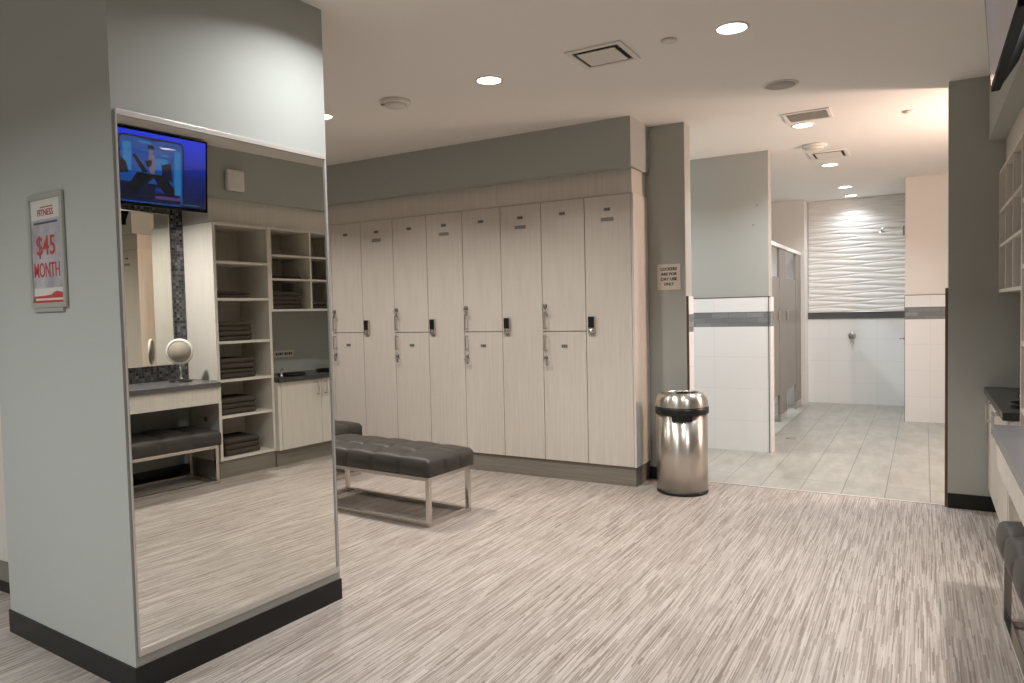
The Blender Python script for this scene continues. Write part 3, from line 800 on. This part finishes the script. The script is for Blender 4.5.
def screen_mat():
    m = mat('lit_screen', (0.01, 0.01, 0.012, 1), 0.15, coat=1.0); n = N(m)
    c = n.n('ShaderNodeTexCoord'); s = n.n('ShaderNodeSeparateXYZ'); n.l(c.outputs['Object'], s.inputs[0])
    r = n.n('ShaderNodeMapRange'); n.l(s.outputs['Z'], r.inputs['Value']); r.inputs['From Min'].default_value = 0.0; r.inputs['From Max'].default_value = tz
    col = n.ramp(r.outputs['Result'], [(0.0, rgb(0, 8, 40)), (0.45, rgb(0, 30, 110)), (0.95, rgb(10, 50, 235))])
    n.l(col, n.b.inputs['Emission Color']); n.b.inputs['Emission Strength'].default_value = 0.75
    return m
def glow(name, r, g, bb, st=0.62): return mat(name, (0.01, 0.01, 0.012, 1), 0.15, emis=rgb(r, g, bb), estr=st, coat=1.0)
M['tv_black'] = mat('matt_black_plastic', (0.005, 0.005, 0.0055, 1), 0.7, spec=0.2)
for o in S.objects:
    if o.parent == t: o.data.materials[0] = M['tv_black']
M['glass'] = mat('screen_glass', (1, 1, 1, 1), 0.015); M['glass'].node_tree.nodes['Principled BSDF'].inputs['Transmission Weight'].default_value = 1.0
box('screen_glass', 0.0002, 0.0010, fw, tw - fw, fw + 0.006, tz - fw, M['glass'], t)
scr = box('screen', 0.004, 0.012, fw, tw - fw, fw + 0.006, tz - fw, screen_mat(), t)
PIC = MB()
def poly(pts, x, m): PIC.face([(x, y, z) for y, z in pts], m)
# picture positions in fractions: u along +Y over the part the pillar mirror shows, v upward
def uv(u, v): return (0.285 + u * (tw - 0.285), 0.01 + v * (tz - 0.02))
# phone-shaped frame with a gym picture inside
def rounded(y0, y1, z0, z1, r, n=6):
    out = []
    for cx_, cz_, a0 in ((y1 - r, z1 - r, 0), (y0 + r, z1 - r, PI / 2), (y0 + r, z0 + r, PI), (y1 - r, z0 + r, 1.5 * PI)):
        for i in range(n + 1):
            a = a0 + PI / 2 * i / n; out.append((cx_ + r * math.cos(a), cz_ + r * math.sin(a)))
    return out
ya, _ = uv(-0.02, 0); yb, _ = uv(0.715, 0)
z_lo = fw + 0.008; z_hi = uv(0, 0.93)[1]
poly(rounded(ya, yb, z_lo, z_hi, 0.04), 0.0036, glow('screen_phone_case', 4, 8, 30))
poly(rounded(ya + 0.013, yb - 0.013, z_lo + 0.002, z_hi - 0.013, 0.03), 0.0032, glow('screen_gym_blue', 14, 78, 165))
def quad(u0, u1, v0, v1, x, m): (a, c), (d, e) = uv(u0, v0), uv(u1, v1); poly([(a, c), (d, c), (d, e), (a, e)], x, m)
dk = glow('screen_navy', 5, 20, 58); dk2 = glow('screen_dark', 3, 9, 28); lt = glow('screen_window_blue', 40, 125, 195); mid = glow('screen_mid_blue', 20, 60, 130)
quad(0.0, 0.67, 0.045, 0.30, 0.0028, dk)
quad(0.60, 0.675, 0.18, 0.80, 0.0028, lt); quad(0.03, 0.12, 0.45, 0.83, 0.0028, lt); quad(0.38, 0.52, 0.50, 0.66, 0.0028, lt)
quad(0.20, 0.34, 0.84, 0.87, 0.0028, lt); quad(0.44, 0.54, 0.70, 0.725, 0.0028, lt)
quad(0.38, 0.68, 0.10, 0.145, 0.0024, glow('screen_mauve', 88, 62, 120)); quad(0.38, 0.55, 0.19, 0.25, 0.0024, glow('screen_deep_blue', 20, 50, 150)); quad(0.25, 0.40, 0.14, 0.165, 0.0022, dk2)
def P(*pts): return [uv(u, v) for u, v in pts]
poly(P((0.18, 0.44), (0.36, 0.38), (0.10, 0.09), (0.02, 0.07), (0.03, 0.14)), 0.0022, dk2)                   # leg to lower left
poly(P((0.18, 0.44), (0.50, 0.43), (0.60, 0.24), (0.59, 0.17), (0.50, 0.16), (0.36, 0.38)), 0.0020, dk2)     # machine arch
poly(P((0.13, 0.66), (0.16, 0.68), (0.30, 0.46), (0.24, 0.44)), 0.0021, dk2); poly(P((0.0, 0.62), (0.06, 0.56), (0.09, 0.42), (0.0, 0.40)), 0.0021, dk2)
poly(P((0.45, 0.58), (0.56, 0.62), (0.58, 0.36), (0.46, 0.38)), 0.0023, dk)
skin = glow('screen_skin', 120, 105, 140)
poly(P((0.31, 0.72), (0.37, 0.70), (0.39, 0.56), (0.37, 0.44), (0.32, 0.44), (0.30, 0.60)), 0.0018, skin)
poly(P((0.31, 0.79), (0.36, 0.79), (0.36, 0.72), (0.32, 0.71)), 0.0016, skin); poly(P((0.305, 0.83), (0.365, 0.82), (0.37, 0.765), (0.30, 0.775)), 0.0014, dk2)
poly(P((0.22, 0.745), (0.44, 0.735), (0.44, 0.728), (0.22, 0.735)), 0.0017, lt); poly(P((0.26, 0.60), (0.34, 0.63), (0.34, 0.55), (0.30, 0.52)), 0.0016, dk2)
quad(0.72, 0.90, 0.055, 0.068, 0.0028, glow('screen_caption_blue', 30, 110, 170))
quad(0.26, 0.44, 0.895, 0.93, 0.0028, dk2)
PIC.build('picture', None, scr)

# fire alarm sounder on the bulkhead
t = thing('alarm_sounder', 'white square alarm sounder on the sage bulkhead beside the television', 'alarm', (0.355, 3.845, 2.519))
MB().box(-0.048, -0.0008, -0.083, 0.083, -0.090, 0.090, None, 0.020).build('housing', M['white_plastic'], t)
MB().box(-0.054, -0.0485, -0.040, 0.040, 0.030, 0.062, None, 0.003).build('strobe_lens', mat('frosted_strobe_lens', (0.75, 0.74, 0.70, 1), 0.2), t)

# ------------------------------------------------------------------ wet-area fittings
t = thing('toilet_partition', 'taupe toilet stall front with two doors and a pale head rail', 'toilet stall', (-1.45, 8.0, 0))
def yy_(y): return y - 8.0
ZD0, ZD1, ZP = 0.325, 1.688, 2.03
box('pilaster', -0.028, 0.0, yy_(8.72), yy_(9.18), 0.09, ZP, M['stall'], t, 0.002)
box('pilaster', -0.028, 0.0, yy_(9.94), yy_(10.355), 0.09, ZP, M['stall'], t, 0.002)
for y0_, y1_ in ((8.72, 9.18), (9.94, 10.355)): pass
for y0_, y1_ in ((8.728, 9.172), (9.948, 10.350)): box('shoe', -0.031, 0.003, yy_(y0_), yy_(y1_), 0.0, 0.0895, M['steel'], t)
d1 = box('door', -0.026, -0.003, yy_(7.86), yy_(8.715), ZD0, ZD1, M['stall'], t, 0.002)
d2 = box('door', -0.026, -0.003, yy_(9.186), yy_(9.934), ZD0, ZD1, M['stall'], t, 0.002)
box('head_rail', -0.040, 0.012, yy_(7.03), yy_(10.355), ZP + 0.0005, ZP + 0.042, M['white_metal'], t, 0.002)
box('pilaster', -0.028, 0.0, yy_(7.03), yy_(7.855), 0.09, ZP, M['stall'], t, 0.002)
box('shoe', -0.031, 0.003, yy_(7.04), yy_(7.85), 0.0, 0.0895, M['steel'], t)
b = MB(); b.box(-0.0025, 0.012, yy_(9.205), yy_(9.275), 1.19, 1.30, None, 0.003); b.build('latch', M['steel'], d2)
b = MB(); b.box(-0.0025, 0.012, yy_(8.625), yy_(8.695), 1.19, 1.30, None, 0.003); b.build('latch', M['steel'], d1)
box('dividing_panel', -1.9, -0.0285, yy_(8.94), yy_(8.965), 0.32, 1.688, M['stall'], t)

t = thing('shower_fitting', 'slim chrome shower arm and head high on the shower side wall', 'shower head', (XE - 0.0085, 9.55, 2.235))
b = MB(); b.tube([(-0.001, 0, 0), (-0.05, 0, 0.004), (-0.20, 0, 0.018), (-0.235, 0, 0.010), (-0.240, 0, -0.012)], 0.009); b.build('arm', M['chrome'], t)
MB().lathe([(0.0, -0.012), (0.012, -0.012), (0.045, -0.030), (0.045, -0.038), (0.0, -0.038)], (-0.240, 0, 0), 24).build('rose', M['chrome'], t)
box('mounting_plate', -0.022, -0.0012, -0.035, 0.035, -0.085, 0.025, M['plate'], t, 0.004)
t = thing('shower_valve', 'round chrome shower valve knob on the white tile under the relief panel', 'shower valve', (-0.845, YK, 0.930))
MB().lathe([(0.0, -0.008), (0.046, -0.008), (0.050, -0.001), (0.0, -0.001)], n=32, axis='Y').build('escutcheon', M['chrome'], t)
MB().lathe([(0.0, -0.062), (0.026, -0.060), (0.030, -0.050), (0.024, -0.0085), (0.0, -0.0085)], n=24, axis='Y').build('knob', M['plate'], t)
MB().tube([(0.0, -0.045, -0.02), (0.0, -0.052, -0.085)], 0.006).build('lever', M['chrome'], t)
t = thing('shower_lever', 'chrome lever projecting from the shower side wall at waist height', 'shower lever', (XE - 0.0085, 9.75, 0.935))
MB().lathe([(0.0, -0.012), (0.022, -0.010), (0.026, -0.0005), (0.0, -0.0005)], n=20, axis='X').build('flange', M['chrome'], t)
MB().tube([(-0.012, 0, 0), (-0.060, 0, -0.004)], 0.008).build('lever', M['chrome'], t)
b = MB(); b.lathe([(0.0, 0.0035), (0.048, 0.0035), (0.056, 0.0005), (0.0, 0.0005)], n=32, m=M['plate'])
tag(b.build('floor_drain', None, None, (-1.176, 7.68, 0)), 'small round metal drain in the stone-look tile floor', 'drain')
for (x, z), lab in (((-1.333, 2.292), 'tiny dark screw plug high on the sage cross wall, upper of two'), ((-1.37, 2.112), 'tiny dark screw plug on the sage cross wall, lower of two')):
    b = MB(); b.lathe([(0.0, -0.003), (0.007, -0.003), (0.008, -0.0003), (0.0, -0.0003)], n=12, axis='Y')
    tag(b.build('screw_plug', M['plate'], None, (x, YW + 0.012, z)), lab, 'screw', 'screw plugs on the cross wall')
# ------------------------------------------------------------------ ceiling fittings
def light_obj(name, kind, loc, energy, color, parent=None, **kw):
    l = bpy.data.lights.new(name, kind); l.energy = energy; l.color = color
    for a, v in kw.items(): setattr(l, a, v)
    o = bpy.data.objects.new(name, l); COL.objects.link(o); o.location = loc
    if parent: o.parent = parent
    return o
WARM = (1.0, 0.935, 0.875); COOL = (0.86, 0.94, 1.0)
def downlight(x, y, label, power, color=WARM, r=0.074, spread=2.3, zc=None):
    t = thing('downlight', label, 'ceiling light', (x, y, zc or ZC), 0, 'recessed ceiling downlights')
    MB().lathe([(r + 0.012, -0.001), (r + 0.012, -0.004), (r + 0.002, -0.007), (r - 0.003, -0.001), (r + 0.012, -0.001)], n=40, cap=False).build('trim_ring', M['white_metal'], t)
    MB().lathe([(0.0, -0.001), (r - 0.004, -0.001), (r - 0.004, -0.003), (0.0, -0.003)], n=40).build('lens', M['lamp'], t)
    light_obj('lamp', 'AREA', (0, 0, -0.010), power, color, t, shape='DISK', size=2 * r - 0.02, spread=spread)
    return t
for x, lab, p in ((-0.85, 'round downlight over the open floor, nearest the wet area opening', 9), (-2.308, 'round downlight above the near end of the leather bench', 15), (-3.712, 'round downlight half hidden by the mirror pillar', 15), (-5.15, 'round downlight beyond the mirror pillar', 15)):
    downlight(x, 3.775, lab, p, spread=1.95 if x > -1 else 2.3)
downlight(-1.95, 2.30, 'round downlight washing the pillar above the tall mirror', 11.5, (0.97, 0.99, 1.0), spread=2.5)
downlight(-3.7, -1.0, 'round downlight on the near side of the pillar, further from the mirror wall', 46, (0.93, 0.98, 1.0), spread=2.7)
downlight(-2.2, -1.0, 'round downlight on the near side of the pillar, closer to the vanity', 40, (0.93, 0.98, 1.0), spread=2.7)
downlight(-2.9, 6.05, 'round downlight in the wet area behind the notice wall', 20, COOL, spread=2.5)
downlight(-2.3, 9.1, 'round downlight above the toilet stalls', 20, COOL)
downlight(0.57, 2.82, 'small round downlight under the bulkhead above the vanity', 25, (1.0, 0.96, 0.94), zc=2.372, spread=2.75)
for y, lab, p in ((6.09, 'round downlight in the wet area just behind the vent grille', 12), (7.96, 'round downlight in the wet area over the floor drain', 15), (9.56, 'round downlight in front of the shower opening', 9), (10.36, 'round downlight inside the shower close to the relief wall', 2.6)):
    downlight(-0.83, y, lab, p, COOL)
# wash-basin light fitting round the corner of the wet area
t = thing('vanity_light', 'warm light bar on the wet-area side wall, hidden behind the end wall', 'wall light', (1.4, 6.25, 2.0))
box('back_plate', -0.03, -0.001, -0.2, 0.2, -0.04, 0.04, M['chrome'], t, 0.004)
MB().lathe([(0.0, -0.18), (0.035, -0.18), (0.035, 0.18), (0.0, 0.18)], (-0.07, 0, 0), 20, axis='Y').build('diffuser', M['lamp_warm'], t)
light_obj('lamp', 'AREA', (-0.112, 0, 0), 45, (1.0, 0.73, 0.60), t, shape='RECTANGLE', size=0.06, size_y=0.34).rotation_euler = (0, math.radians(90), 0)

def disc_fit(name, label, cat, x, y, prof, m, group=None):
    o = MB().lathe(prof, n=40).build(name, m, None, (x, y, ZC)); return tag(o, label, cat, group)
# square supply diffuser
def diffuser(x, y, w, d, label):
    t = thing('air_diffuser', label, 'air vent', (x, y, ZC))
    b = MB()
    for s in (w, ):
        f = 0.030
        b.box(-w, w, -d, -d + f, -0.010, -0.0008, None, 0.002); b.box(-w, w, d - f, d, -0.010, -0.0008, None, 0.002)
        b.box(-w, -w + f, -d + f, d - f, -0.010, -0.0008, None, 0.002); b.box(w - f, w, -d + f, d - f, -0.010, -0.0008, None, 0.002)
    b.build('frame', M['white_metal'], t)
    box('throat', -w + f, w - f, -d + f, d - f, -0.002, -0.0008, M['gap'], t)
    k_ = 0.054
    b = MB(); b.box(-w + k_, w - k_, -d + k_, d - k_, -0.014, -0.008, None, 0.002); b.box(-0.01, 0.01, -0.01, 0.01, -0.008, -0.0022)
    b.build('face_plate', M['white_metal'], t)
    return t
diffuser(-1.555, 3.765, 0.165, 0.158, 'square supply-air diffuser between the two nearer downlights')
t = diffuser(-0.778, 7.40, 0.165, 0.180, 'square supply-air diffuser in the wet area behind the round detector')
t = thing('return_grille', 'rectangular grey return-air grille in front of the wet-area downlight', 'air vent', (-0.757, 5.80, ZC))
b = MB(); w, d, f = 0.163, 0.146, 0.024
b.box(-w, w, -d, -d + f, -0.008, -0.0008, None, 0.002); b.box(-w, w, d - f, d, -0.008, -0.0008, None, 0.002); b.box(-w, -w + f, -d + f, d - f, -0.008, -0.0008); b.box(w - f, w, -d + f, d - f, -0.008, -0.0008)
b.build('frame', M['white_metal'], t)
b = MB()
for i in range(14):
    y = -d + f + 0.008 + i * (2 * d - 2 * f - 0.016) / 13
    b.box(-w + f, w - f, y - 0.004, y + 0.004, -0.006, -0.002)
b.build('louvre', M['grille'], t)
box('throat', -w + f, w - f, -d + f, d - f, -0.0018, -0.0008, M['gap'], t)
t = thing('ceiling_speaker', 'round flush ceiling speaker with beige grille', 'speaker', (-0.80, 4.90, ZC))
MB().lathe([(0.108, -0.001), (0.108, -0.006), (0.100, -0.009), (0.092, -0.006), (0.092, -0.001)], n=40, cap=False).build('rim', M['white_metal'], t)
MB().lathe([(0.0, -0.001), (0.0915, -0.001), (0.0915, -0.006), (0.0, -0.009)], n=40).build('grille', M['grille'], t)
def smoke(x, y, label, s=1.0):
    t = thing('smoke_detector', label, 'smoke detector', (x, y, ZC), 0, 'smoke detectors')
    MB().lathe([(0.0, -0.001), (0.100 * s, -0.001), (0.100 * s, -0.018), (0.094 * s, -0.024), (0.0, -0.024)], n=40).build('base', M['white_plastic'], t)
    MB().lathe([(0.0, -0.0245), (0.074 * s, -0.0245), (0.070 * s, -0.036), (0.050 * s, -0.044), (0.0, -0.046)], n=40).build('head', M['white_plastic'], t)
    return t
t = smoke(-3.055, 3.79, 'white ceiling smoke detector between the pillar and the lockers')
b = MB(); b.lathe([(0.0, -0.0245), (0.014, -0.0245), (0.012, -0.034), (0.0, -0.036)], (-0.062, -0.055, 0), 16); b.build('test_button', M['grille'], t)
smoke(-0.845, 6.90, 'white ceiling smoke detector in the wet area beside the square diffuser', 1.05)
for x, y, lab in ((-1.173, 3.757, 'flush sprinkler cap next to the brightest downlight'), (-0.098, 6.12, 'flush sprinkler cap on the ceiling near the end wall'), (-0.87, 8.04, 'flush sprinkler cap beside the third wet-area downlight')):
    disc_fit('sprinkler_cap', lab, 'sprinkler', x, y, [(0.0, -0.001), (0.028, -0.001), (0.028, -0.004), (0.043, -0.004), (0.043, -0.007), (0.0, -0.009)], M['white_metal'], 'sprinkler caps')

# ------------------------------------------------------------------ world, camera, view
wd = bpy.data.worlds.new('World'); S.world = wd; wd.use_nodes = True
wd.node_tree.nodes['Background'].inputs['Color'].default_value = (0.9, 0.85, 0.78, 1); wd.node_tree.nodes['Background'].inputs['Strength'].default_value = 0.0
pitch, yaw, roll, F = 0.04170, 0.52520, -0.022544, 711.574
fwv = Vector((-math.sin(yaw) * math.cos(pitch), math.cos(yaw) * math.cos(pitch), -math.sin(pitch)))
rt = Vector((math.cos(yaw), math.sin(yaw), 0)); up = rt.cross(fwv)
c_, s_ = math.cos(roll), math.sin(roll)
R_ = rt * c_ + up * s_; U_ = up * c_ - rt * s_
cam = bpy.data.cameras.new('camera'); cam.sensor_fit = 'HORIZONTAL'; cam.sensor_width = 36.0; cam.lens = F * 36.0 / 1024; cam.clip_start = 0.02
co = bpy.data.objects.new('camera', cam); COL.objects.link(co)
mm = Matrix(((R_.x, U_.x, -fwv.x, 0), (R_.y, U_.y, -fwv.y, 0), (R_.z, U_.z, -fwv.z, H), (0, 0, 0, 1)))
co.matrix_world = mm; S.camera = co
S.view_settings.view_transform = 'Standard'; S.view_settings.look = 'None'; S.view_settings.gamma = 1.0; S.view_settings.use_curve_mapping = False
S.view_settings.exposure = 0.41
S.cycles.max_bounces = 12; S.cycles.diffuse_bounces = 6; S.cycles.glossy_bounces = 6; S.cycles.sample_clamp_indirect = 6.0
S.cycles.caustics_reflective = False; S.cycles.caustics_refractive = False
